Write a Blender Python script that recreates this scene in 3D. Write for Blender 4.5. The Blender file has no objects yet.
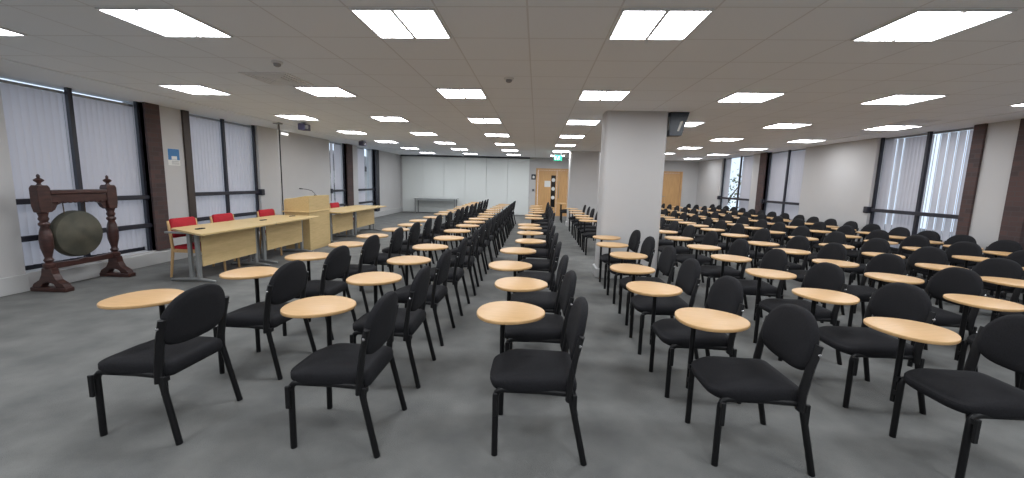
import bpy, bmesh, math, random
from mathutils import Vector, Matrix

random.seed(11)
C = bpy.context.scene.collection
PI = math.pi

# ------------------------------------------------------------------ camera
F_PX, TILT, YAW, ROLL, EYE = 412.4, .1371, .0567, .0257, 1.52


def camera_axes():
    cy, sy = math.cos(YAW), math.sin(YAW)
    fwd = Vector((-sy * math.cos(TILT), cy * math.cos(TILT), -math.sin(TILT)))
    rt = Vector((cy, sy, 0))
    up = rt.cross(fwd)
    c, s = math.cos(ROLL), math.sin(ROLL)
    return c * rt + s * up, -s * rt + c * up, fwd


AX, AY, AF = camera_axes()
cam_d = bpy.data.cameras.new('camera')
cam = bpy.data.objects.new('camera', cam_d)
C.objects.link(cam)
cam_d.sensor_width = 36
cam_d.lens = F_PX / 1024 * 36
cam_d.clip_start = .05
M = Matrix.Identity(4)
for i in range(3):
    M[i][0], M[i][1], M[i][2] = AX[i], AY[i], -AF[i]
M[2][3] = EYE
cam.matrix_world = M
bpy.context.scene.camera = cam


def in_frame(x, y, z, margin=0):
    v = Vector((x, y, z - EYE))
    d = v.dot(AF)
    if d < .05:
        return False
    u, w = 512 + F_PX * v.dot(AX) / d, 239 - F_PX * v.dot(AY) / d
    return -margin <= u <= 1024 + margin and -margin <= w <= 478 + margin


# ------------------------------------------------------------------ world, exposure
LAMP = 16.5
world = bpy.data.worlds.new('overcast_sky')
bpy.context.scene.world = world
world.use_nodes = True
bg = world.node_tree.nodes['Background']
bg.inputs[0].default_value = (.74, .84, 1, 1)
bg.inputs[1].default_value = 1.35
vs = bpy.context.scene.view_settings
vs.view_transform = 'Standard'
vs.look = 'None'
vs.gamma = 1
vs.exposure = .28
vs.use_curve_mapping = False


# ------------------------------------------------------------------ materials
def material(name, col, rough=.6, metal=0, spec=.5):
    m = bpy.data.materials.new(name)
    m.use_nodes = True
    b = m.node_tree.nodes['Principled BSDF']
    b.inputs['Base Color'].default_value = (*col, 1)
    b.inputs['Roughness'].default_value = rough
    b.inputs['Metallic'].default_value = metal
    b.inputs['Specular IOR Level'].default_value = spec
    return m


def noise_colour(m, c1, c2, scale, stretch=(1, 1, 1), detail=4, lo=.3, hi=.7, bump=0, bscale=None):
    nt = m.node_tree
    N, L = nt.nodes, nt.links
    b = N['Principled BSDF']
    tc = N.new('ShaderNodeTexCoord')
    mp = N.new('ShaderNodeMapping')
    mp.inputs['Scale'].default_value = stretch
    L.new(tc.outputs['Object'], mp.inputs[0])
    n = N.new('ShaderNodeTexNoise')
    n.inputs['Scale'].default_value = scale
    n.inputs['Detail'].default_value = detail
    L.new(mp.outputs[0], n.inputs['Vector'])
    r = N.new('ShaderNodeValToRGB')
    r.color_ramp.elements[0].position, r.color_ramp.elements[1].position = lo, hi
    r.color_ramp.elements[0].color = (*c1, 1)
    r.color_ramp.elements[1].color = (*c2, 1)
    L.new(n.outputs[0], r.inputs[0])
    L.new(r.outputs[0], b.inputs['Base Color'])
    if bump:
        n2 = N.new('ShaderNodeTexNoise')
        n2.inputs['Scale'].default_value = bscale or scale
        L.new(mp.outputs[0], n2.inputs['Vector'])
        bp = N.new('ShaderNodeBump')
        bp.inputs['Strength'].default_value = bump
        bp.inputs['Distance'].default_value = .01
        L.new(n2.outputs[0], bp.inputs['Height'])
        L.new(bp.outputs[0], b.inputs['Normal'])
    return r


def emitter(name, col, strength):
    m = material(name, col)
    b = m.node_tree.nodes['Principled BSDF']
    b.inputs['Emission Color'].default_value = (*col, 1)
    b.inputs['Emission Strength'].default_value = strength
    return m


M_CARPET = material('grey carpet', (.1, .1, .1), .95, spec=.1)
ramp = noise_colour(M_CARPET, (.146, .149, .146), (.215, .217, .208), 3.2, detail=15, lo=.3, hi=.7, bump=.6, bscale=180)
M_WALL = material('white painted wall', (.70, .69, .665), .75, spec=.3)
noise_colour(M_WALL, (.535, .525, .52), (.575, .565, .56), .8)
M_SKIRT = material('white gloss skirting', (.54, .54, .535), .4)
M_PART = material('white partition panel', (.74, .765, .745), .5, spec=.4)
M_CEIL = material('ceiling tile', (.88, .88, .89), .9, spec=.1)
M_PLASTER = material('ceiling plaster margin', (.89, .915, .945), .85, spec=.1)
M_FABRIC = material('black woven fabric', (.022, .022, .025), .85, spec=.25)
noise_colour(M_FABRIC, (.008, .008, .0095), (.016, .016, .019), 160, detail=2, bump=.25, bscale=420)
M_BLACK = material('black steel tube', (.006, .006, .007), .42, spec=.35)
M_PLASTIC = material('black plastic', (.007, .007, .008), .55, spec=.35)
M_BEECH = material('beech laminate', (.66, .41, .19), .38, spec=.45)
noise_colour(M_BEECH, (.57, .345, .15), (.65, .405, .19), 7, stretch=(1.2, 9, 1), detail=5)
M_DESK = material('pale desk laminate', (.58, .43, .22), .42, spec=.4)
noise_colour(M_DESK, (.62, .455, .215), (.71, .525, .265), 6, stretch=(7, .9, 7), detail=5)
M_WOOD = material('beech chair wood', (.62, .40, .19), .4)
noise_colour(M_WOOD, (.56, .35, .16), (.66, .43, .21), 9, stretch=(6, 6, 1), detail=4)
M_DOOR = material('oak door veneer', (.53, .29, .115), .4)
noise_colour(M_DOOR, (.56, .31, .125), (.68, .40, .17), 4, stretch=(7, 7, .5), detail=6)
M_STEEL = material('grey painted steel', (.30, .31, .31), .4, metal=.4)
M_CHROME = material('bright metal', (.62, .62, .63), .25, metal=1)
M_RED = material('red upholstery', (.40, .022, .035), .8, spec=.2)
noise_colour(M_RED, (.36, .018, .03), (.45, .028, .042), 120, detail=2)
M_MAHOG = material('dark mahogany', (.075, .022, .016), .32)
noise_colour(M_MAHOG, (.035, .0165, .015), (.078, .033, .027), 8, stretch=(1, 1, 5), detail=5)
M_GONG = material('aged bronze', (.085, .082, .062), .6, metal=.35)
noise_colour(M_GONG, (.06, .06, .045), (.12, .11, .08), 5, detail=6)
M_CORD = material('rope', (.10, .07, .04), .9)
M_FRAME = material('dark bronze window frame', (.022, .022, .032), .45)
M_BROWN = material('dark brown window frame', (.055, .040, .034), .5)
M_GREY = material('grey plastic', (.32, .32, .33), .5)
M_WHITE = material('white plastic', (.75, .75, .74), .4)
M_PAPER = material('white paper', (.78, .78, .75), .8)
M_BLUE = material('blue print', (.05, .20, .45), .5)
M_NAVY = material('dark blue plastic', (.016, .026, .042), .35)
M_VIOLET = material('dark violet casing', (.05, .045, .09), .45)
M_GREEN = material('green sign', (.02, .33, .19), .5)
gb = M_GREEN.node_tree.nodes['Principled BSDF']
gb.inputs['Emission Color'].default_value = (.02, .42, .24, 1)
gb.inputs['Emission Strength'].default_value = .3
M_SIGNWHITE = emitter('lit white pictogram', (.6, .85, .7), .5)
M_BOARD = material('glossy white board', (.68, .68, .69), .22, spec=.5)
M_LOUVRE = material('white lamp housing', (.78, .78, .78), .4)
M_LAMP = emitter('lamp diffuser', (.955, .985, 1.03), LAMP)
M_TABLE = material('grey white laminate', (.55, .57, .57), .4)
M_TWIG = material('bark', (.07, .05, .035), .9)
M_LEAF = material('green leaves', (.13, .19, .09), .7)
M_TARMAC = material('tarmac outside', (.16, .16, .16), .9)
M_FACADE = material('pale rendered facade', (.55, .50, .46), .8)
M_DARKGLASS = material('dark glass', (.015, .013, .012), .12)

M_BRICK = material('brick', (.2, .07, .05), .85)
nt = M_BRICK.node_tree
tc = nt.nodes.new('ShaderNodeTexCoord')
mp = nt.nodes.new('ShaderNodeMapping')
mp.inputs['Rotation'].default_value = (PI / 2, 0, PI / 2)
sx = nt.nodes.new('ShaderNodeSeparateXYZ')
cx_ = nt.nodes.new('ShaderNodeCombineXYZ')
ad = nt.nodes.new('ShaderNodeMath')
ad.operation = 'ADD'
br = nt.nodes.new('ShaderNodeTexBrick')
nt.links.new(tc.outputs['Object'], sx.inputs[0])
nt.links.new(sx.outputs[0], ad.inputs[0])
nt.links.new(sx.outputs[1], ad.inputs[1])
nt.links.new(ad.outputs[0], cx_.inputs[0])
nt.links.new(sx.outputs[2], cx_.inputs[1])
nt.links.new(cx_.outputs[0], br.inputs['Vector'])
br.inputs['Color1'].default_value = (.095, .052, .047, 1)
br.inputs['Color2'].default_value = (.060, .040, .040, 1)
br.inputs['Mortar'].default_value = (.075, .06, .058, 1)
br.inputs['Scale'].default_value = 1
br.inputs['Brick Width'].default_value = .225
br.inputs['Row Height'].default_value = .075
br.inputs['Mortar Size'].default_value = .006
nt.links.new(br.outputs[0], nt.nodes['Principled BSDF'].inputs['Base Color'])

# ceiling: faint joints of the tile grid, lined up with the lamps
LX0, LDX, LY0, LDY = -2.842, 1.826, 3.182, 2.387
nt = M_CEIL.node_tree
tc = nt.nodes.new('ShaderNodeTexCoord')
mp = nt.nodes.new('ShaderNodeMapping')
mp.inputs['Location'].default_value = (-(LX0 - LDX / 6), -(LY0 - LDY / 8), 0)
br = nt.nodes.new('ShaderNodeTexBrick')
br.offset = 0
nt.links.new(tc.outputs['Object'], mp.inputs[0])
nt.links.new(mp.outputs[0], br.inputs['Vector'])
br.inputs['Color1'].default_value = (.90, .925, .96, 1)
br.inputs['Color2'].default_value = (.885, .91, .945, 1)
br.inputs['Mortar'].default_value = (.74, .745, .76, 1)
br.inputs['Scale'].default_value = 1
br.inputs['Brick Width'].default_value = LDX / 3
br.inputs['Row Height'].default_value = LDY / 4
br.inputs['Mortar Size'].default_value = .007
nt.links.new(br.outputs[0], nt.nodes['Principled BSDF'].inputs['Base Color'])

# blind fabric lets some daylight through
M_BLIND = bpy.data.materials.new('blind fabric')
M_BLIND.use_nodes = True
nt = M_BLIND.node_tree
nt.nodes.remove(nt.nodes['Principled BSDF'])
out = nt.nodes['Material Output']
df = nt.nodes.new('ShaderNodeBsdfDiffuse')
df.inputs[0].default_value = (.64, .61, .62, 1)
tr = nt.nodes.new('ShaderNodeBsdfTranslucent')
tr.inputs[0].default_value = (.74, .70, .72, 1)
mx = nt.nodes.new('ShaderNodeMixShader')
mx.inputs[0].default_value = .46
nt.links.new(df.outputs[0], mx.inputs[1])
nt.links.new(tr.outputs[0], mx.inputs[2])
nt.links.new(mx.outputs[0], out.inputs[0])

M_GLASS = bpy.data.materials.new('window glass')
M_GLASS.use_nodes = True
nt = M_GLASS.node_tree
nt.nodes.remove(nt.nodes['Principled BSDF'])
out = nt.nodes['Material Output']
gl = nt.nodes.new('ShaderNodeBsdfGlossy')
gl.inputs['Roughness'].default_value = .02
tp = nt.nodes.new('ShaderNodeBsdfTransparent')
tp.inputs[0].default_value = (.92, .95, .96, 1)
mx = nt.nodes.new('ShaderNodeMixShader')
mx.inputs[0].default_value = .06
nt.links.new(tp.outputs[0], mx.inputs[1])
nt.links.new(gl.outputs[0], mx.inputs[2])
nt.links.new(mx.outputs[0], out.inputs[0])


# ------------------------------------------------------------------ geometry helpers
def link(name, bm, m, parent=None, smooth=False, angle=None):
    me = bpy.data.meshes.new(name)
    bm.normal_update()
    bm.to_mesh(me)
    bm.free()
    me.materials.append(m)
    if smooth:
        for p in me.polygons:
            p.use_smooth = True
        if angle:
            me.set_sharp_from_angle(angle=math.radians(angle))
    o = bpy.data.objects.new(name, me)
    C.objects.link(o)
    if parent is not None:
        o.parent = parent
    return o


def box(bm, x0, x1, y0, y1, z0, z1, bev=0, seg=2):
    r = bmesh.ops.create_cube(bm, size=1)
    vv = r['verts']
    for v in vv:
        v.co = Vector((x0 + (v.co.x + .5) * (x1 - x0), y0 + (v.co.y + .5) * (y1 - y0), z0 + (v.co.z + .5) * (z1 - z0)))
    if bev:
        es = list({e for v in vv for e in v.link_edges})
        bmesh.ops.bevel(bm, geom=es, offset=bev, segments=seg, affect='EDGES', profile=.5)
    return bm


def bx(*a, **k):
    return box(bmesh.new(), *a, **k)


def tube(bm, pts, r, n=10, caps=True, flat=None):
    """Round tube along pts; r a number or a list; flat=(sx, sy) scales the section."""
    pts = [Vector(p) for p in pts]
    rings = []
    prev = None
    for i, p in enumerate(pts):
        if i == 0:
            d = pts[1] - p
        elif i == len(pts) - 1:
            d = p - pts[-2]
        else:
            d = (pts[i + 1] - p).normalized() + (p - pts[i - 1]).normalized()
        d.normalize()
        if prev is None:
            ref = Vector((0, 1, 0)) if abs(d.y) < .9 else Vector((1, 0, 0))
            a = d.cross(ref).normalized()
        else:
            a = (prev - d * prev.dot(d)).normalized()
        prev = a
        b = d.cross(a)
        rr = r[i] if isinstance(r, (list, tuple)) else r
        sa, sb = flat or (1, 1)
        rings.append([bm.verts.new(p + a * math.cos(2 * PI * k / n) * rr * sa + b * math.sin(2 * PI * k / n) * rr * sb) for k in range(n)])
    for A, B in zip(rings, rings[1:]):
        for k in range(n):
            bm.faces.new((A[k], A[(k + 1) % n], B[(k + 1) % n], B[k]))
    if caps:
        bm.faces.new(rings[0][::-1])
        bm.faces.new(rings[-1])
    bmesh.ops.recalc_face_normals(bm, faces=bm.faces)
    return bm


def bend(a, b, c, r, n=5):
    """Polyline a-b-c with the corner b rounded at radius r."""
    a, b, c = Vector(a), Vector(b), Vector(c)
    p, q = b + (a - b).normalized() * r, b + (c - b).normalized() * r
    out = [a]
    for i in range(n + 1):
        t = i / n
        out.append(p * (1 - t) ** 2 + b * 2 * t * (1 - t) + q * t ** 2)
    out.append(c)
    return out


def lathe(bm, prof, n=20, axis='z', origin=(0, 0, 0)):
    """prof: (radius, height) pairs; closed at both ends."""
    o = Vector(origin)
    rings = []
    for r, h in prof:
        ring = []
        for k in range(n):
            a = 2 * PI * k / n
            u, v = r * math.cos(a), r * math.sin(a)
            ring.append(bm.verts.new(o + (Vector((u, v, h)) if axis == 'z' else Vector((h, u, v)))))
        rings.append(ring)
    for A, B in zip(rings, rings[1:]):
        for k in range(n):
            bm.faces.new((A[k], A[(k + 1) % n], B[(k + 1) % n], B[k]))
    bm.faces.new(rings[0][::-1])
    bm.faces.new(rings[-1])
    bmesh.ops.recalc_face_normals(bm, faces=bm.faces)
    return bm


def prism(bm, outline, d0, d1, plane='xy', bev=0, seg=2):
    """Outline extruded between d0 and d1 along the axis left out of plane."""
    def P(u, v, d):
        return {'xy': (u, v, d), 'yz': (d, u, v), 'xz': (u, d, v)}[plane]
    A = [bm.verts.new(P(u, v, d0)) for u, v in outline]
    B = [bm.verts.new(P(u, v, d1)) for u, v in outline]
    n = len(outline)
    fa, fb = bm.faces.new(A), bm.faces.new(B)
    sides = [bm.faces.new((A[i], A[(i + 1) % n], B[(i + 1) % n], B[i])) for i in range(n)]
    bmesh.ops.recalc_face_normals(bm, faces=[fa, fb] + sides)
    if bev:
        es = list(fa.edges) + list(fb.edges)
        bmesh.ops.bevel(bm, geom=es, offset=bev, segments=seg, affect='EDGES', profile=.5)
    return bm


def rounded(pts, r, n=5):
    out = []
    k = len(pts)
    for i in range(k):
        a, b, c = Vector(pts[i - 1]), Vector(pts[i]), Vector(pts[(i + 1) % k])
        rr = r[i] if isinstance(r, (list, tuple)) else r
        if rr <= 0:
            out.append(b)
            continue
        p, q = b + (a - b).normalized() * rr, b + (c - b).normalized() * rr
        for j in range(n + 1):
            t = j / n
            out.append(p * (1 - t) ** 2 + b * 2 * t * (1 - t) + q * t ** 2)
    return [(v.x, v.y) for v in out]


def thing(name, label, cat, loc=(0, 0, 0), rz=0, group=None):
    o = bpy.data.objects.new(name, None)
    o.empty_display_size = .1
    C.objects.link(o)
    o.location = loc
    o.rotation_euler = (0, 0, rz)
    return tag(o, label, cat, group)


def tag(o, label, cat, group=None):
    o['label'] = label
    o['category'] = cat
    if group:
        o['group'] = group
    return o


def struct(name, bm, m, parent=None):
    o = link(name, bm, m, parent)
    if parent is None:
        o['kind'] = 'structure'
    return o


def copy_tree(o, parent=None):
    c = o.copy()
    C.objects.link(c)
    if parent is not None:
        c.parent = parent
    for ch in list(o.children):
        copy_tree(ch, c)
    return c


ORD = ['first', 'second', 'third', 'fourth', 'fifth', 'sixth', 'seventh', 'eighth', 'ninth', 'tenth', 'eleventh', 'twelfth',
       'thirteenth', 'fourteenth', 'fifteenth', 'sixteenth', 'seventeenth', 'eighteenth', 'nineteenth', 'twentieth',
       'twenty-first', 'twenty-second']

# ------------------------------------------------------------------ room shell
H = 2.66
XL, XR, YF, YB = -6.40, 7.20, 19.2, -4.5
GL, GR = -6.46, 7.26            # plane of the window frames
T = .34
SILL = .22
struct('floor', bx(XL - T, XR + T, YB, YF, -.1, 0), M_CARPET)
MARGIN = LX0 - LDX - LDX / 6 - LDX / 3     # where the tile grid stops on the left
MARGIN_R = LX0 + 5 * LDX + LDX / 6
struct('ceiling', bx(MARGIN, MARGIN_R, YB, YF, H, H + .12), M_CEIL)
bm = bx(XL - T, MARGIN, YB, YF, H - .012, H + .12)
struct('trim_1', bm, M_PLASTER)
bm = bx(MARGIN_R, XR + T, YB, YF, H - .012, H + .12)
struct('trim_2', bm, M_PLASTER)


def side_wall(name, x0, x1, gaps):
    bm = bmesh.new()
    y = YB
    for a, b in gaps:
        box(bm, x0, x1, y, a, 0, H)
        box(bm, x0, x1, a, b, 0, SILL)
        y = b
    box(bm, x0, x1, y, YF, 0, H)
    struct(name, bm, M_WALL)


LEFT = [(4.72, 6.52), (7.36, 9.28), (12.56, 13.68), (14.56, 16.15)]
RIGHT = [(4.72, 6.55), (7.42, 9.42), (11.80, 13.66), (14.50, 16.85)]
side_wall('wall_left', XL - T, XL, LEFT)
side_wall('wall_right', XR, XR + T, RIGHT)
struct('wall_back', bx(XL - T, XR + T, YB - .2, YB, 0, H), M_WALL)

# far wall: white folding partition on the left, a door, plaster, another door
D1 = (0.0, 1.42)
D2 = (5.55, 6.46)
bm = bmesh.new()
DH = 2.13
box(bm, XL - T, D1[0], YF, YF + .2, 0, H)
box(bm, D1[0], D1[1], YF, YF + .2, DH, H)
box(bm, D1[1], D2[0], YF, YF + .2, 0, H)
box(bm, D2[0], D2[1], YF, YF + .2, DH, H)
box(bm, D2[1], XR + T, YF, YF + .2, 0, H)
struct('wall_far', bm, M_WALL)
bm = bmesh.new()
xs = [-6.30 + i * (5.93 / 6) for i in range(7)]
for a, b in zip(xs, xs[1:]):
    box(bm, a + .004, b - .004, YF - .06, YF, .02, H - .07, .004, 1)
o = struct('partition', bm, M_PART)
o['kind'] = 'structure'
struct('trim_3', bx(-6.35, -.36, YF - .09, YF, H - .07, H), M_FRAME)

# skirtings
bm = bx(XL - .02, XL + .07, 4.9, YF, 0, .20, .008)
struct('baseboard_left', bm, M_SKIRT)
bm = bx(XL, XL + .035, YB, 4.72, 0, .22, .006)
struct('trim_4', bm, M_SKIRT)
bm = bx(XR - .05, XR, YB, YF, 0, .18, .006)
struct('baseboard_right', bm, M_SKIRT)
bm = bx(-.36, D1[0] - .07, YF - .02, YF, 0, .12, .004)
box(bm, D1[1] + .07, D2[0] - .07, YF - .02, YF, 0, .12, .004)
box(bm, D2[1] + .07, XR, YF - .02, YF, 0, .12, .004)
struct('baseboard_far', bm, M_SKIRT)


def pillar(x0, x1, y0, y1):
    bm = bmesh.new()
    r = .07
    prism(bm, rounded([(x0, y0), (x1, y0), (x1, y1), (x0, y1)], r), 0, H)
    p = struct('pillar', bm, M_WALL)
    bm = bmesh.new()
    e = .035
    prism(bm, rounded([(x0 - e, y0 - e), (x1 + e, y0 - e), (x1 + e, y1 + e), (x0 - e, y1 + e)], r + e), 0, .15, bev=.01)
    struct('plinth', bm, M_SKIRT, p)
    return p


pillar(1.04, 2.00, 6.70, 7.14)
pillar(1.13, 2.2, 14.9, 15.34)

# brick piers beside the windows, dark jambs
def brick(name, side, y0, y1, m):
    if side < 0:
        bm = bx(XL - .1, XL + .035, y0, y1, SILL, H)
    else:
        bm = bx(XR - .035, XR + .1, y0, y1, SILL - .2, H)
    struct(name, bm, m)


brick('trim_5', -1, 6.52, 6.78, M_BRICK)
brick('trim_6', -1, 7.24, 7.38, M_BROWN)
brick('trim_7', -1, 13.68, 14.10, M_BRICK)
brick('trim_8', -1, 16.15, 16.5, M_FRAME)
brick('trim_9', 1, 7.26, 7.44, M_BRICK)
brick('trim_10', 1, 6.50, 6.78, M_BRICK)
brick('trim_11', 1, 13.66, 14.02, M_BRICK)


# ------------------------------------------------------------------ windows and blinds
def window(n, side, y0, y1, mullions, rails, knob=None, jamb=True):
    xi = GL if side < 0 else GR            # inner face of the frame
    s = side
    def bxs(bm, a, b, *r, **k):            # depth measured outwards from the inner face
        xa, xb = xi + s * a, xi + s * b
        return box(bm, min(xa, xb), max(xa, xb), *r, **k)
    root = bpy.data.objects.new('window_%d' % n, None)
    root.location = (0, 0, 0)
    C.objects.link(root)
    root['kind'] = 'structure'
    bm = bmesh.new()
    if jamb:
        bxs(bm, 0, .05, y0, y0 + .045, SILL, H)
    bxs(bm, 0, .05, y1 - .045, y1, SILL, H)
    bxs(bm, .14, .22, y0, y1, SILL, SILL + .06)
    for y in mullions:
        bxs(bm, 0, .05, y - .028, y + .028, SILL, H)
    link('window_frame', bm, M_FRAME, root)
    for z in rails:
        bm = bmesh.new()
        bxs(bm, -.04, .02, y0, y1, z - .035, z + .035, bev=.006, seg=1)
        if knob and z == rails[0]:
            yk = y1 if knob > 0 else y0
            bxs(bm, -.10, .0, yk - .02, yk + .09, z - .07, z + .07, bev=.01, seg=1)
        link('guard_rail', bm, M_FRAME, root)
    bm = bmesh.new()
    bxs(bm, .19, .196, y0, y1, SILL, H)
    link('glass_pane', bm, M_GLASS, root)
    return root


def blind(side, y0, y1, label, gaps=(), top=2.60, skew=-14, twist=(), tw=30):
    """Vertical louvre blind hanging behind the frame; gaps are y ranges with no louvre, twist y ranges turned open."""
    xi = (GL if side < 0 else GR) + side * .10
    t = thing('vertical_blind', label, 'blind', (xi, (y0 + y1) / 2, SILL + .05), 0, 'vertical blinds')
    yc = (y0 + y1) / 2
    z0 = SILL + .05
    bm = bx(-.02, .02, y0 - yc, y1 - yc, top - .035 - z0, top - z0, .004, 1)
    link('headrail', bm, M_GREY, t)
    bm = bmesh.new()
    pitch, w = .079, .098
    n = int((y1 - y0 - .02) / pitch)
    for i in range(n):
        y = y0 + (i + .5) * (y1 - y0) / n
        if any(a <= y <= b for a, b in gaps):
            continue
        ang = math.radians(skew + random.uniform(-4, 4))
        if any(a <= y <= b for a, b in twist):
            ang = math.radians(tw)
        c, s = math.cos(ang), math.sin(ang)
        zt, zb = top - .04 - z0, .02
        m = 5
        A, B = [], []
        for j in range(m + 1):
            u = (j / m - .5) * w
            d = .015 * math.cos(PI * (j / m - .5))
            px, py = s * u * side + d * c, c * u
            A.append(bm.verts.new((px, y - yc + py, zb)))
            B.append(bm.verts.new((px, y - yc + py, zt)))
        for j in range(m):
            bm.faces.new((A[j], A[j + 1], B[j + 1], B[j]))
    link('louvres', bm, M_BLIND, t, smooth=True)
    for y, lab in ((y1 - yc - .03, 1),):
        bm = tube(bmesh.new(), [(-side * .03, y, top - .05 - z0), (-side * .03, y, .75)], .003, 5)
        link('pull_chain', bm, M_GREY, t)
    return t


window(1, -1, 4.72, 6.52, [5.52], [1.12, .65], jamb=False)
window(2, -1, 7.36, 9.28, [8.33], [1.14, .66], knob=1)
window(3, -1, 12.56, 13.68, [], [1.10, .63], knob=-1)
window(4, -1, 14.56, 16.15, [], [1.10, .62], knob=1)
window(5, 1, 7.42, 9.42, [8.34], [1.12, .63], knob=1)
window(6, 1, 11.80, 13.66, [12.66], [1.12, .63], knob=1)
window(7, 1, 14.50, 16.85, [15.5], [1.12, .63], knob=1)
window(8, 1, 4.72, 6.50, [5.5], [1.12, .63])
blind(-1, 4.74, 5.51, 'closed grey vertical blind behind the gong, left of the mullion', skew=-34)
blind(-1, 5.53, 6.50, 'closed grey vertical blind between the gong and the brick pier', skew=-34)
blind(-1, 7.40, 8.32, 'closed blue-grey vertical blind right of the blue notice', skew=-16, top=2.63)
blind(-1, 8.34, 9.26, 'closed blue-grey vertical blind nearest the lectern', skew=-16, top=2.63)
blind(-1, 12.62, 13.62, 'half-turned vertical blind in the narrow window beyond the lectern', skew=-12,
      twist=[(12.66, 12.92), (13.06, 13.2)], tw=27, top=2.63)
blind(-1, 14.60, 15.48, 'drawn-back vertical blind in the window nearest the far left corner', skew=-16, top=2.63)
blind(1, 8.35, 9.40, 'grey vertical blind with bright slits beside the blank right wall', skew=-14,
      twist=[(9.28, 9.35), (9.08, 9.14), (8.92, 9.0)], tw=38, top=2.64)
blind(1, 7.44, 8.33, 'grey vertical blind with many bright slits nearest the right brick pier', skew=-14,
      twist=[(8.15, 8.3), (8.02, 8.08), (7.86, 7.92), (7.72, 7.78), (7.54, 7.6)], tw=38, top=2.64)
blind(1, 12.67, 13.64, 'pale vertical blind left of the mullion in the middle right window', skew=-14, top=2.64)
blind(1, 11.82, 12.65, 'blue-grey vertical blind left of the blank right wall', skew=-14, top=2.64)
blind(1, 14.52, 15.49, 'closed blind beside the uncovered pane in the far right window', skew=-14, top=2.64)
blind(1, 16.45, 16.8, 'vertical blind gathered at the far end of the far right window', skew=-14, top=2.64)
blind(1, 5.54, 6.44, 'vertical blind at the right edge of the photo beyond the brick pier', skew=-14, top=2.64)


# ------------------------------------------------------------------ ceiling lamps
def make_lamp():
    t = thing('ceiling_light', '-', 'ceiling light', (0, 0, H), 0, 'square recessed ceiling lights')
    a, d = .292, .281
    bm = bmesh.new()
    for x0, x1, y0, y1 in ((-a, a, -d, -d + .014), (-a, a, d - .014, d), (-a, -a + .014, -d + .014, d - .014), (a - .014, a, -d + .014, d - .014)):
        box(bm, x0, x1, y0, y1, -.014, 0)
    link('lamp_frame', bm, M_LOUVRE, t)
    bm = bx(-.012, .012, -d + .014, d - .014, -.016, 0)
    link('centre_bar', bm, M_LOUVRE, t)
    for s in (-1, 1):
        bm = bmesh.new()
        n = 6
        A, B = [], []
        for j in range(n + 1):
            x = s * (.012 + (a - .026) * j / n)
            z = -.004 - .007 * math.sin(PI * j / n)
            A.append(bm.verts.new((x, -d + .014, z)))
            B.append(bm.verts.new((x, d - .014, z)))
        for j in range(n):
            f = bm.faces.new((A[j], A[j + 1], B[j + 1], B[j]))
        bm.normal_update()
        for f in bm.faces:
            if f.normal.z > 0:
                f.normal_flip()
        link('diffuser', bm, M_LAMP, t, smooth=True)
    return t


lamp0 = make_lamp()
first = True
COLS = ['leftmost column', 'second column from the left', 'third column from the left', 'column above the rows by the door',
        'column right of the white pillar', 'sixth column from the left', 'rightmost column']
for i in range(-1, 6):
    k = 0
    for j in range(-2, 7):
        x, y = LX0 + i * LDX, LY0 + j * LDY
        seen = any(in_frame(x + a, y + b, H) for a in (-.29, 0, .29) for b in (-.28, 0, .28))
        o = lamp0 if first else copy_tree(lamp0)
        first = False
        o.location = (x, y, H)
        if seen:
            o['label'] = 'square ceiling light, %s from the camera in the %s' % (ORD[k], COLS[i + 1])
            k += 1
        else:
            o['label'] = 'square ceiling light above or behind the camera, outside the photo'
            o['group'] = 'ceiling lights outside the photo'

# ceiling fittings
def vent(x, y, s, label):
    t = thing('air_vent', label, 'air vent', (x, y, H), 0, 'ceiling air vents')
    bm = bmesh.new()
    q = s * .09
    for k in range(4):
        w, z = s * (1 - k * .22), -.010 - .003 * k
        box(bm, -w, w, -w, -w + q, z, 0)
        box(bm, -w, w, w - q, w, z, 0)
        box(bm, -w, -w + q, -w + q, w - q, z, 0)
        box(bm, w - q, w, -w + q, w - q, z, 0)
    link('grille', bm, M_LOUVRE, t)
    bm = bx(-s * .2, s * .2, -s * .2, s * .2, -.018, 0, .003)
    link('centre_plate', bm, M_LOUVRE, t)


vent(LX0 - .25, LY0 + LDY * .72, .28, 'square ceiling air vent behind the second light of the second column')
vent(5.55, LY0 + LDY * .44, .28, 'square ceiling air vent near the right edge above the right windows')
vent(6.1, 7.3, .22, 'square ceiling air vent close to the right window with slits')


def detector(x, y, label):
    t = thing('smoke_detector', label, 'smoke detector', (x, y, H), 0, 'smoke detectors')
    link('base', lathe(bmesh.new(), [(.055, 0), (.055, -.012), (.05, -.02)], 18), M_WHITE, t, True, 30)
    link('sensor', lathe(bmesh.new(), [(.035, -.02), (.033, -.04), (.018, -.05)], 18), M_GREY, t, True, 30)


detector(-2.65, 4.2, 'small round smoke detector on the ceiling left of the centre lights')
detector(-.35, 4.75, 'small round smoke detector on the ceiling near the long tile joint')

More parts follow.
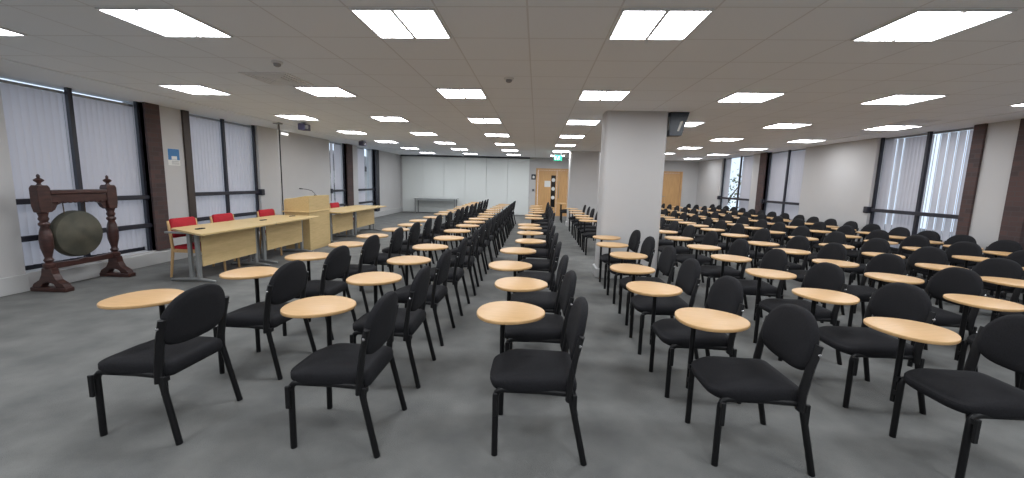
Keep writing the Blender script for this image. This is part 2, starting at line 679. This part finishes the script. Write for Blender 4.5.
# ------------------------------------------------------------------ door and things round it
def door(n, x0, x1, leaf_split, vision):
    root = bpy.data.objects.new('door_%d' % n, None)
    C.objects.link(root)
    root.location = ((x0 + x1) / 2, YF, 0)
    root['kind'] = 'structure'
    xc = (x0 + x1) / 2
    a, b = x0 - xc, x1 - xc
    bm = bmesh.new()
    box(bm, a - .06, a + .03, -.03, .1, 0, DH + .05, .004, 1)
    box(bm, b - .03, b + .06, -.03, .1, 0, DH + .05, .004, 1)
    box(bm, a + .03, b - .03, -.03, .1, DH - .03, DH + .05, .004, 1)
    link('door_frame', bm, M_DOOR, root)
    edges = [a + .035] + [s - xc for s in leaf_split] + [b - .035]
    for k, (p, q) in enumerate(zip(edges, edges[1:])):
        lf = link('door_leaf', bx(p + .003, q - .003, 0, .045, .01, DH - .035, .003, 1), M_DOOR, root)
        if vision and k == 0:
            bm = bx(q - .255, q - .055, -.006, .004, .42, 1.87, .003, 1)
            v = link('vision_panel', bm, M_DARKGLASS, lf)
            v['label'] = 'narrow dark glass vision strip'
            for z in (1.66, 1.26, .86):
                bm = lathe(bmesh.new(), [(.085, -.009), (.085, -.006)], 20)
                bmesh.ops.rotate(bm, verts=bm.verts, cent=(0, 0, -.007), matrix=Matrix.Rotation(PI / 2, 3, 'X'))
                bmesh.ops.translate(bm, verts=bm.verts, vec=(q - .155, -.007, z + .007))
                link('round_sticker', bm, M_WHITE, v)
            bm = tube(bmesh.new(), bend((q + .10, 0, 1.62), (q + .10, -.06, 1.62), (q + .10, -.06, 1.2), .02) +
                      bend((q + .10, -.06, 1.19), (q + .10, -.06, .85), (q + .10, 0, .85), .02)[1:], .012, 8)
            hd = link('pull_handle', bm, M_STEEL, lf, True)
        elif not vision:
            bm = bx(a + .10, a + .14, -.012, 0, .95, 1.15, .003, 1)
            tube(bm, bend((a + .12, -.01, 1.05), (a + .12, -.05, 1.05), (a + .24, -.05, 1.05), .015), .01, 8)
            link('lever_handle', bm, M_STEEL, lf, True, 40)
    return root


door(1, D1[0], D1[1], [.90], True)
door(2, D2[0], D2[1], [], False)
tag(link('notice', bx(.34, .62, YF - .004, YF - .001, 1.34, 1.62), M_PAPER), 'white paper notice taped on the far wooden door', 'notice')
o = thing('wall_sign', 'small square blue sign on the white wall left of the far door', 'sign', (-.17, YF - .004, 1.78))
link('sign_plate', bx(-.10, .10, -.008, .004, -.12, .12, .003, 1), M_NAVY, o)
link('pale_pictogram', prism(bmesh.new(), rounded([(-.045, -.06), (.05, -.06), (.05, .03), (.0, .06), (-.045, .03)], .012, 3), -.012, -.008, 'xz'), M_PAPER, o)
o = thing('call_point', 'small dark wall switch below the blue sign beside the far door', 'switch', (-.17, YF, 1.18))
link('back_box', bx(-.06, .06, -.03, 0, -.06, .06, .005), M_GREY, o)
link('button', bx(-.032, .032, -.036, -.03, -.032, .032, .004), M_FRAME, o)
# exit sign hung from the ceiling
o = thing('exit_sign', 'green running-man exit sign hanging before the far door', 'exit sign', (.72, 15.2, 2.42))
link('sign_panel', bx(-.15, .15, -.012, .012, -.10, .10, .004, 1), M_GREEN, o)
bm = bmesh.new()
prism(bm, [(-.12, -.06), (-.06, -.06), (-.06, .06), (-.12, .06)], -.016, -.012, 'xz')
lathe_c = [(.02 * math.cos(a) + .035, .02 * math.sin(a) + .052) for a in [i * PI / 6 for i in range(12)]]
prism(bm, lathe_c, -.016, -.012, 'xz')
prism(bm, [(.0, .03), (.05, .035), (.04, -.01), (.07, -.06), (.055, -.065), (.02, -.02), (-.02, -.06), (-.045, -.05), (-.005, -.005)], -.016, -.012, 'xz')
link('pictogram', bm, M_SIGNWHITE, o)
bm = bmesh.new()
for x in (-.11, .11):
    tube(bm, [(x, 0, .09), (x, 0, H - 2.42)], .006, 6)
box(bm, -.14, .14, -.02, .02, H - 2.42 - .03, H - 2.42, .003, 1)
link('hanger', bm, M_LOUVRE, o)

# dark angled loudspeaker high on the pillar
o = thing('wall_loudspeaker', 'dark blue loudspeaker mounted high on the right side of the near pillar', 'loudspeaker', (2.09, 6.80, 2.49))
bm = bmesh.new()
prism(bm, rounded([(-.16, .175), (.13, .175), (.03, -.19), (-.16, -.19)], .012, 3), -.07, .10, 'xz', bev=.005)
bmesh.ops.translate(bm, verts=bm.verts, vec=(.10, 0, 0))
link('cabinet', bm, M_NAVY, o)
bm = bmesh.new()
prism(bm, rounded([(.055, -.12), (.085, -.12), (.135, .03), (.10, .03)], .01, 3), -.078, -.07, 'xz')  # pale slab imitating a light highlight on the cabinet front
link('painted_highlight', bm, M_PAPER, o)['label'] = 'pale painted highlight on the dark cabinet'
bm = bx(-.07, -.05, -.06, .06, -.1, .1, .004, 1)
link('wall_bracket', bm, M_STEEL, o)


def ceiling_unit(x, y, label):
    o = thing('ceiling_projector', label, 'projector', (x, y, H), 0, 'dark units under the ceiling')
    link('casing', bx(-.05, .10, -.12, .12, -.165, -.03, .012), M_VIOLET, o)
    bm = lathe(bmesh.new(), [(.042, .10), (.042, .125), (.03, .127)], 16, 'x', (0, -.06, -.10))
    link('lens', bm, M_GREY, o, True, 40)
    bm = tube(bmesh.new(), [(.02, 0, -.035), (.02, 0, 0)], .016, 8)
    lathe(bm, [(.05, -.008), (.05, 0)], 16, origin=(.02, 0, 0))
    link('ceiling_bracket', bm, M_STEEL, o, True, 40)


ceiling_unit(-5.0, 8.72, 'dark violet box unit under the ceiling, nearest the lectern')
ceiling_unit(-5.35, 12.5, 'dark violet box unit under the ceiling, beside the narrow left window')

# ------------------------------------------------------------------ left wall things
tag(link('notice', bx(XL - .001, XL + .002, 6.90, 7.14, 1.66, 1.95), M_PAPER), 'blue and white notice between brick pier and window', 'notice')
nb = [o for o in bpy.data.objects if o.name.startswith('notice')][-1]
link('blue_print', bx(XL + .002, XL + .004, 6.905, 7.135, 1.755, 1.945), M_BLUE, nb)
bm = bx(XL + .004, XL + .005, 6.97, 7.08, 1.76, 1.82)
link('pale_panel', bm, M_PAPER, nb)
bm = bmesh.new()
for z in (1.725, 1.70, 1.68):
    box(bm, XL + .002, XL + .003, 6.97, 7.12, z, z + .008)
link('text_lines', bm, M_GREY, nb)
# slim pole dropping from the ceiling beside the lectern
o = thing('cable_pole', 'slim pale pole with black cable dropping from the ceiling behind the lectern', 'pole', (-5.62, 8.82, .82))
link('pole', bx(-.010, .010, -.016, .006, -.82, H - .82, .004, 1), M_WALL, o)
link('cable', tube(bmesh.new(), [(.006, .022, -.80), (.006, .022, H - .84)], .017, 8), M_PLASTIC, o, True, 60)
link('ceiling_plate', bx(-.07, .07, -.07, .07, H - .82 - .03, H - .82, .004, 1), M_GREY, o)
o = thing('wall_light', 'small lit lamp high on the white wall behind the lectern', 'wall light', (XL, 10.25, 2.57))
link('lamp_base', bx(0, .03, -.15, .15, -.035, .035, .008), M_LOUVRE, o)
link('diffuser', bx(.03, .05, -.135, .135, -.025, .025, .008), emitter('small lamp', (1, 1, 1), 1.2), o)

# ------------------------------------------------------------------ gong
def gong():
    t = thing('gong_stand', 'carved dark wooden gong stand with turned posts before the left window', 'gong stand', (-6.11, 5.165, 0), .03)
    hw = .42
    for s in (-1, 1):
        y = s * hw
        # foot: base bar, arched trestle above it
        bm = bx(-.235, .235, y - .055, y + .055, 0, .055, .012)
        prism(bm, [(-.215, .055), (-.10, .055), (-.07, .10), (0, .125), (.07, .10), (.10, .055), (.215, .055), (.19, .10), (.11, .15), (.075, .22),
                   (.06, .30), (-.06, .30), (-.075, .22), (-.11, .15), (-.19, .10)], y - .045, y + .045, 'xz', bev=.006)
        link('foot', bm, M_MAHOG, t)
        prof = [(.05, .29), (.06, .31), (.06, .35), (.035, .37), (.05, .40), (.035, .43), (.04, .46), (.062, .56), (.066, .66), (.055, .76),
                (.038, .82), (.055, .845), (.055, .865), (.036, .885), (.052, .92), (.04, .95), (.05, .985), (.055, 1.0)]
        link('turned_post', lathe(bmesh.new(), prof, 18, origin=(0, y, 0)), M_MAHOG, t, True, 50)
        bm = bmesh.new()
        prism(bm, rounded([(y - .055, 1.0), (y + .055, 1.0), (y + .072, 1.08), (y + .072, 1.30), (y + .05, 1.335), (y - .05, 1.335), (y - .072, 1.30), (y - .072, 1.08)],
                          .01, 2), -.055, .055, 'yz', bev=.008)
        link('post_block', bm, M_MAHOG, t)
        prof = [(.03, 1.335), (.018, 1.35), (.02, 1.365), (.045, 1.385), (.048, 1.40), (.03, 1.415), (.014, 1.425), (.018, 1.44), (.016, 1.455), (.006, 1.47)]
        link('finial', lathe(bmesh.new(), prof, 16, origin=(0, y, 0)), M_MAHOG, t, True, 50)
        bm = bmesh.new()
        i = -s
        p = [(y + i * .08, 1.115), (y + i * .22, 1.115), (y + i * .15, 1.085), (y + i * .12, 1.03), (y + i * .08, 1.0)]
        prism(bm, p, -.03, .03, 'yz', bev=.004)
        link('corbel', bm, M_MAHOG, t)
    bm = bx(-.045, .045, -hw + .07, hw - .07, 1.115, 1.22, .008)
    box(bm, -.06, .06, -hw + .07, hw - .07, 1.22, 1.275, .012)
    for k in range(9):
        y = -.27 + k * .0675
        box(bm, .04, .056, y - .018, y + .018, 1.105, 1.125, .004, 1)
    link('top_beam', bm, M_MAHOG, t)
    bm = bmesh.new()
    prism(bm, [(-hw + .05, .28), (hw - .05, .28), (hw - .05, .36), (.10, .345), (0, .36), (-.10, .345), (-hw + .05, .36)], -.025, .025, 'yz', bev=.006)
    link('stretcher', bm, M_MAHOG, t)
    g = thing('gong', 'round dark bronze gong hanging in the carved stand', 'gong', (-6.09, 5.125, .69), .03)
    prof = [(.02, .035), (.11, .036), (.125, .028), (.25, .024), (.292, .012), (.305, -.01), (.31, -.07), (.30, -.085), (.294, -.07), (.288, -.01), (.27, .004), (.02, .008)]
    link('gong_face', lathe(bmesh.new(), prof, 56, 'x'), M_GONG, g, True, 40)
    bm = bmesh.new()
    for s in (-1, 1):
        tube(bm, [(-.03, s * .13, .262), (-.03, s * .135, .44)], .006, 6)
    link('cord', bm, M_CORD, g)
    return t


gong()


# ------------------------------------------------------------------ speakers' desks, lectern
def desk_run(y0, y1, label, seam, slant, ports, legs):
    t = thing('panel_desk', label, 'desk', (-4.85, (y0 + y1) / 2, 0), 0, "speakers' desks")
    ym = (y0 + y1) / 2
    a, b = y0 - ym, y1 - ym
    xf, xb = .48, -.40
    bm = bmesh.new()
    prism(bm, rounded([(xf, a), (xf, b), (xb, b), (xb, a + slant)], [.10, .02, .02, .05], 5), .712, .74, bev=.004)
    link('desk_top', bm, M_DESK, t)
    for yl in legs:
        yl -= ym
        leg = None
        bm = bx(.10, .14, yl - .03, yl + .03, .04, .70, .008)
        leg = link('leg', bm, M_STEEL, t)
        link('foot_bar', tube(bmesh.new(), [(-.30, yl, .018), (-.2, yl, .03), (.08, yl, .045), (.24, yl, .03), (.35, yl, .018)], [.016, .022, .026, .022, .016], 10), M_STEEL, leg, True)
        link('top_arm', bx(-.34, .36, yl - .022, yl + .022, .685, .712, .005, 1), M_STEEL, leg)
        link('cable_post', bx(-.02, .03, yl - .02, yl + .02, .045, .69, .008), M_STEEL, leg)
    for p, q in zip(legs, legs[1:]):
        bm = bx(.14, .158, p - ym + .035, q - ym - .035, .22, .66, .003, 1)
        link('modesty_panel', bm, M_DESK, t)
    for x, y in ports:
        bm = bmesh.new()
        prism(bm, rounded([(x - .03, y - ym - .07), (x + .03, y - ym - .07), (x + .03, y - ym + .07), (x - .03, y - ym + .07)], .02, 4), .738, .752, bev=.003)
        link('cable_port', bm, M_PLASTIC, t)
    return t


desk_run(5.10, 6.68, 'pale wood desk nearest the gong, left of the lectern', 0, .5, [(.05, 5.6)], [5.45, 6.64])
desk_run(6.69, 8.10, 'pale wood desk between the first desk and the lectern', 0, 0, [(.05, 6.98), (.05, 7.85)], [6.86, 8.02])
desk_run(9.14, 10.42, 'pale wood desk immediately beyond the lectern', 0, 0, [], [9.22, 10.34])
desk_run(10.43, 11.85, 'pale wood desk farthest from the camera in the speakers line', 0, 0, [], [10.52, 11.75])

o = thing('lectern', 'pale wooden lectern with sloping top standing between the desks', 'lectern', (-4.93, 8.62, 0))
bm = bx(-.25, .27, -.41, .41, .0, .04)
link('kick_base', bm, M_DESK, o)
link('cabinet_body', bx(-.25, .28, -.42, .42, .04, .79, .004, 1), M_DESK, o)
link('ledge', bx(-.28, .30, -.45, .45, .79, .815, .004, 1), M_DESK, o)
bm = bmesh.new()
prism(bm, [(-.25, .815), (.28, .815), (.28, 1.13), (.20, 1.13), (-.25, 1.04)], -.42, .42, 'xz', bev=.004)
link('sloped_top', bm, M_DESK, o)
link('book_stop', bx(-.25, -.225, -.38, .38, 1.035, 1.065, .004, 1), M_DESK, o)
bm = tube(bmesh.new(), [(.18, .02, 1.13), (.175, .02, 1.165), (.13, -.01, 1.225), (.05, -.05, 1.255), (-.03, -.09, 1.265)], .0055, 8)
lathe(bm, [(.03, 1.127), (.03, 1.14), (.02, 1.145)], 14, origin=(.18, .02, 0))
m = tag(bpy.data.objects.new('gooseneck_microphone', None), 'thin black gooseneck microphone on top of the lectern', 'microphone')
C.objects.link(m)
m.location = (-4.93, 8.62, 0)
link('gooseneck', bm, M_PLASTIC, m, True, 50)
link('capsule', tube(bmesh.new(), [(-.03, -.09, 1.265), (-.065, -.108, 1.268), (-.09, -.12, 1.27)], [.009, .012, .009], 10), M_PLASTIC, m, True)


def red_chair(y, label, rz=0):
    t = thing('padded_chair', label, 'chair', (-5.08, y, 0), rz, 'red padded chairs behind the desks')
    link('seat', bx(-.22, .19, -.23, .23, .40, .47, .025, 3), M_RED, t, True, 50)
    bm = bmesh.new()
    prism(bm, rounded([(-.225, .58), (.225, .58), (.215, .865), (-.215, .865)], .05, 4), -.02, .03, 'yz', bev=.010)
    bmesh.ops.rotate(bm, verts=bm.verts, cent=(0, 0, .45), matrix=Matrix.Rotation(-.10, 3, 'Y'))
    bmesh.ops.translate(bm, verts=bm.verts, vec=(-.215, 0, 0))
    link('backrest', bm, M_RED, t, True, 50)
    for s in (-1, 1):
        y_ = s * .245
        link('leg', tube(bmesh.new(), [(.18, y_, 0), (.165, y_, .42)], [.016, .02], 8), M_WOOD, t, True, 60)
        link('leg', tube(bmesh.new(), [(-.27, y_, 0), (-.21, y_, .42), (-.225, y_, .60), (-.255, y_, .835)], [.016, .021, .02, .016], 8), M_WOOD, t, True, 60)
        link('side_rail', bx(-.20, .165, y_ - .012, y_ + .012, .375, .425, .004, 1), M_WOOD, t)
    bm = bx(-.215, -.195, -.235, .235, .375, .42, .004, 1)
    link('cross_rail', bm, M_WOOD, t)
    link('cross_rail', bx(.15, .17, -.235, .235, .375, .42, .004, 1), M_WOOD, t)
    return t


red_chair(5.9, 'red padded chair behind the desk, nearest the gong')
red_chair(6.7, 'red padded chair behind the desk, second from the gong')
red_chair(7.85, 'red padded chair behind the desk, next to the lectern')
red_chair(10.62, 'red padded chair behind the desks beyond the lectern')

# long white table against the far partition
o = thing('side_table', 'long grey-white table standing against the far partition', 'table', (-4.6, 18.75, 0))
link('table_top', bx(-1.0, 1.0, -.30, .30, .68, .71, .005), M_TABLE, o)
link('apron', bx(-.92, .92, -.22, -.20, .60, .68), M_TABLE, o)
for a in (-.9, .9):
    for b in (-.24, .24):
        link('leg', bx(a - .025, a + .025, b - .02, b + .02, 0, .68, .004, 1), M_STEEL, o)


# ------------------------------------------------------------------ writing-tablet chairs
def make_chair():
    """Faces -x; the writing tablet is on its right, the +y side. Origin on the floor under the seat."""
    t = thing('tablet_chair', '-', 'chair', (0, 0, 0), 0, None)
    # seat cushion: rounded trapezoid, domed top, waterfall front
    bm = bmesh.new()
    out = rounded([(-.285, -.232), (.205, -.212), (.205, .212), (-.285, .232)], [.16, .05, .05, .16], 8)
    cxm = -.03
    layers = [(.376, .93), (.382, .97), (.402, 1.0), (.428, 1.0), (.448, .975), (.461, .90), (.468, .7), (.470, .35)]
    rings = []
    for z, s in layers:
        rings.append([bm.verts.new((cxm + (x - cxm) * s, y * s, z - (.018 * max(0, (-x - .12) / .13) ** 2 * (s if z > .44 else 0)))) for x, y in out])
    n = len(out)
    for A, B in zip(rings, rings[1:]):
        for k in range(n):
            bm.faces.new((A[k], A[(k + 1) % n], B[(k + 1) % n], B[k]))
    bm.faces.new(rings[0][::-1])
    bm.faces.new(rings[-1])
    bmesh.ops.recalc_face_normals(bm, faces=bm.faces)
    link('seat', bm, M_FABRIC, t, True)
    # backrest: egg outline, wide upper part, narrower bottom, dished
    out = []
    N = 40
    for k in range(N):
        a = 2 * PI * k / N
        c, s = math.cos(a), math.sin(a)
        e = .72 if s > 0 else .62
        hy = math.copysign(abs(c) ** (.84 if s > 0 else .55), c)
        hz = math.copysign(abs(s) ** (.95 if s > 0 else .52), s)
        w = .235 if s > 0 else .235 - .03 * hz * hz
        z = .668 + (.195 if s > 0 else .128) * hz
        out.append((w * hy, z))
    bm = bmesh.new()

    def at(y, z, d):
        lean = .165 + (z - .5) * .16
        return (lean + d - .030 * (1 - (y / .23) ** 2) * -1 * .6, y, z)
    rings = []
    for d, s in ((-.028, .25), (-.027, .6), (-.024, .86), (-.016, .965), (0, 1.0), (.014, .985), (.022, .93), (.024, .6), (.024, .25)):
        rings.append([bm.verts.new(at(y * s, .68 + (z - .68) * s, d)) for y, z in out])
    for A, B in zip(rings, rings[1:]):
        for k in range(N):
            bm.faces.new((A[k], A[(k + 1) % N], B[(k + 1) % N], B[k]))
    bm.faces.new(rings[0][::-1])
    bm.faces.new(rings[-1])
    bmesh.ops.recalc_face_normals(bm, faces=bm.faces)
    link('backrest', bm, M_FABRIC, t, True)
    for s in (-1, 1):
        y = s * .205
        # front leg bends into the seat rail
        link('leg', tube(bmesh.new(), bend((-.24, y, 0), (-.24, y, .392), (.0, y * .98, .392), .05) + [(.17, s * .215, .392)], .0175, 10), M_BLACK, t, True, 60)
        link('leg', tube(bmesh.new(), [(.255, s * .24, 0), (.165, s * .228, .40), (.16, s * .226, .44)], .0175, 10), M_BLACK, t, True, 60)
        up = link('back_upright', tube(bmesh.new(), [(.158, s * .228, .36), (.163, s * .227, .46), (.184, s * .231, .60), (.212, s * .232, .725)],
                                       [.018, .018, .0165, .016], 8, flat=(1.0, 1.7)), M_PLASTIC, t, True, 60)
        bm = lathe(bmesh.new(), [(.008, .0), (.008, .006), (.005, .008)], 10)
        bmesh.ops.rotate(bm, verts=bm.verts, cent=(0, 0, 0), matrix=Matrix.Rotation(-s * PI / 2, 3, 'X'))
        bmesh.ops.translate(bm, verts=bm.verts, vec=(.203, s * .257, .68))
        link('bolt', bm, M_CHROME, up, True, 50)
    bm = bx(.125, .155, -.22, .22, .378, .406, .004, 1)
    link('cross_bar', bm, M_BLACK, t)
    bm = bx(-.20, -.17, -.21, .21, .378, .406, .004, 1)
    link('cross_bar', bm, M_BLACK, t)
    for x, z0, z1 in ((-.24, .255, .385), (.19, .29, .40)):
        bm = bx(x - .012, x + .012, -.248, -.232, z0, z1, .003, 1)
        box(bm, x - .010, x + .010, -.235, -.205, z1 - .035, z1 - .008)
        link('linking_bracket', bm, M_PLASTIC, t)
    # tablet post rises outside the front leg
    bm = tube(bmesh.new(), [(-.243, .238, .22), (-.243, .238, .66), (-.243, .238, .695)], [.016, .016, .016], 10)
    box(bm, -.258, -.228, .205, .24, .27, .30)
    box(bm, -.258, -.228, .205, .24, .36, .39)
    p = link('tablet_post', bm, M_BLACK, t, True, 50)
    bm = bx(-.09, .10, -.05, .05, .693, .700, .004, 1)
    # writing tablet: rounded egg
    pl = link('pivot_plate', bm, M_BLACK, p)
    pl.location = (-.22, .20, 0)
    out = []
    N = 44
    for k in range(N):
        a = 2 * PI * k / N
        c, s = math.cos(a), math.sin(a)
        x = .213 * math.copysign(abs(c) ** 1.0, c)
        y = .212 * math.copysign(abs(s) ** .95, s)
        y *= 1 - .14 * (x / .215)                 # narrower towards the back
        y += .005 * (x / .215)
        out.append((x, y))
    bm = bmesh.new()
    prism(bm, out, .700, .721, bev=.006, seg=3)
    tb = link('writing_tablet', bm, M_BEECH, t, True, 50)
    tb.location = (-.193, .168, 0)
    tb['label'] = 'beech-coloured egg-shaped writing tablet'
    return t


chair0 = make_chair()


def steps(a, b, d):
    out = []
    while a <= b:
        out.append(round(a + random.uniform(-.02, .02), 3))
        a += d
    return out


ROWS = [
    ('in the leftmost row, facing the desks', 'chairs of the leftmost row', lambda y: -2.22 if y < 2.6 else -2.17 + .01 * min(y, 9),
     [2.285, 3.08, 3.87, 4.70, 5.53, 6.34, 7.09, 7.87, 8.74, 9.65, 10.33, 11.0, 11.9, 12.7, 13.5, 14.2, 14.9, 15.65]),
    ('in the second row from the left', 'chairs of the second row', lambda y: -1.085 + .009 * min(y - 2.3, 8),
     [2.285, 3.06, 3.86, 4.73, 5.57, 6.42, 7.25, 7.96, 8.68, 9.32, 10.06, 10.85, 11.6, 12.4, 13.2, 14.0, 14.8]),
    ('in the row left of the pillar aisle', 'chairs of the third row', lambda y: .05 + (.0 if y < 8 else .12),
     [2.33, 3.07, 3.78, 4.67, 5.52, 6.46, 7.2, 7.74, 9.3, 10.1, 11.1, 12.0, 12.85, 13.65, 14.5]),
    ('in the row that meets the near pillar', 'chairs of the row before the pillar', lambda y: 1.235 if 2.8 < y < 4 else 1.27,
     [2.36, 3.09, 3.84, 4.62, 5.44, 6.20]),
    ('in the row between the two pillars', 'chairs of the row behind the pillar', lambda y: 1.33,
     [9.05, 9.75, 10.5, 11.45, 12.4, 13.4]),
    ('beyond the far pillar near the door', 'chairs beyond the far pillar', lambda y: 1.25, [16.3, 17.0]),
    ('in the first row right of the pillar', 'chairs of the first row right of the pillar', lambda y: 2.525 if y < 2.5 else 2.46,
     [2.33, 3.08, 3.86, 4.68, 5.5, 6.4] + steps(7.32, 16.6, .82)),
    ('in the second row right of the pillar', 'chairs of the second row right of the pillar', lambda y: 3.58,
     [3.06, 3.86, 4.6, 5.4, 6.1, 7.08, 7.95, 8.7] + steps(9.3, 16.8, .78)),
    ('in the third row right of the pillar', 'chairs of the third row right of the pillar', lambda y: 4.66,
     [3.86, 4.54, 5.32, 6.12, 6.95, 7.83, 8.55] + steps(9.2, 16.9, .78)),
    ('in the second row from the right windows', 'chairs of the second row from the right windows', lambda y: 5.76,
     [4.52, 5.28, 6.03, 6.78, 7.5] + steps(8.25, 17.0, .76)),
    ('in the row along the right windows', 'chairs of the row along the right windows', lambda y: 6.70,
     [5.85, 6.43, 7.05, 7.63, 8.22, 8.87, 9.48] + steps(10.1, 17.0, .6)),
]
SHIFT = {'chairs of the first row right of the pillar': {0: -.075, 1: -.02},
         'chairs of the row before the pillar': {0: .02, 1: -.09, 2: -.09, 3: 0},
         'chairs of the third row': {0: 0, 1: .04, 2: -.10, 3: -.06, 4: .07, 5: .05, 6: .03, 7: 0},
         'chairs of the second row': {0: -.07, 1: -.03, 2: 0}, 'chairs of the leftmost row': {0: -.09, 1: -.04, 2: 0}}
first = True
for where, group, fx, ys in ROWS:
    k = 0
    for y in ys:
        if 'first row right' in where and 14.2 < y < 16.0:
            continue
        x = fx(y) + random.uniform(-.012, .012)
        if not any(in_frame(x + a, y + b, z, 4) for a in (-.4, -.2, .25) for b in (-.24, .24, .38) for z in (0, .45, .71, .86)):
            continue
        o = chair0 if first else copy_tree(chair0)
        first = False
        o.location = (x, y, 0)
        o.rotation_euler = (0, 0, math.radians(random.gauss(0, 1.6) if k else 0))
        tb = [c for c in o.children if c.name.startswith('writing_tablet')][0]
        tb.location.x = -.186 + SHIFT.get(group, {}).get(k, random.gauss(0, .02))
        tb.rotation_euler = (0, 0, math.radians(random.gauss(0, 7)))
        o['label'] = 'black tablet chair, %s from the camera %s' % (ORD[k], where)
        o['group'] = group
        k += 1

# ------------------------------------------------------------------ outside the windows
tag(link('ground', bx(-60, 60, -40, 80, -4.2, -4.0), M_TARMAC), 'ground outside the building', 'ground')['kind'] = 'structure'


def tree(x, y, label):
    t = thing('tree', label, 'tree', (x, y, -4.0), 0, 'trees outside the windows')
    bm = tube(bmesh.new(), [(0, 0, 0), (.1, 0, 2.5), (0, .1, 4.5)], [.22, .17, .1], 8)
    for k in range(7):
        a = k * 2.4
        tube(bm, [(0, .05, 2.6 + .25 * k), (.7 * math.cos(a), .7 * math.sin(a), 3.6 + .3 * k), (1.5 * math.cos(a), 1.5 * math.sin(a), 4.4 + .4 * k)], [.08, .05, .02], 6)
    link('trunk', bm, M_TWIG, t, True)
    bm = bmesh.new()
    rr = random.Random(int(x * 7 + y))
    for k in range(520):
        a, u, rad = rr.uniform(0, 2 * PI), rr.uniform(-1, 1), rr.random() ** .5
        q = math.sqrt(1 - u * u)
        p = Vector((1.9 * rad * q * math.cos(a), 1.9 * rad * q * math.sin(a), 5.2 + 2.3 * rad * u))
        d1 = Vector((rr.uniform(-1, 1), rr.uniform(-1, 1), rr.uniform(-1, 1))).normalized() * .09
        d2 = Vector((rr.uniform(-1, 1), rr.uniform(-1, 1), rr.uniform(-1, 1))).normalized() * .07
        bm.faces.new([bm.verts.new(p - d1), bm.verts.new(p + d2), bm.verts.new(p + d1), bm.verts.new(p - d2)])
    link('foliage', bm, M_LEAF, t)


tree(13.2, 30.5, 'leafy tree outside the uncovered pane of the far right window')
tree(-17.8, 33.5, 'leafy tree outside the far left window')
o = thing('building', 'pale building outside the far left window', 'building', (-22, 46, -4))
link('wall', bx(-6, 6, -5, 5, 0, 6.2), M_FACADE, o)
bm = bmesh.new()
prism(bm, [(-6.3, 6.2), (6.3, 6.2), (0, 8.4)], -5.3, 5.3, 'xz')
link('roof', bm, M_BROWN, o)
for k in range(4):
    link('window', bx(-4.6 + 2.5 * k, -3.4 + 2.5 * k, -5.04, -4.98, 3.2, 4.8), M_DARKGLASS, o)
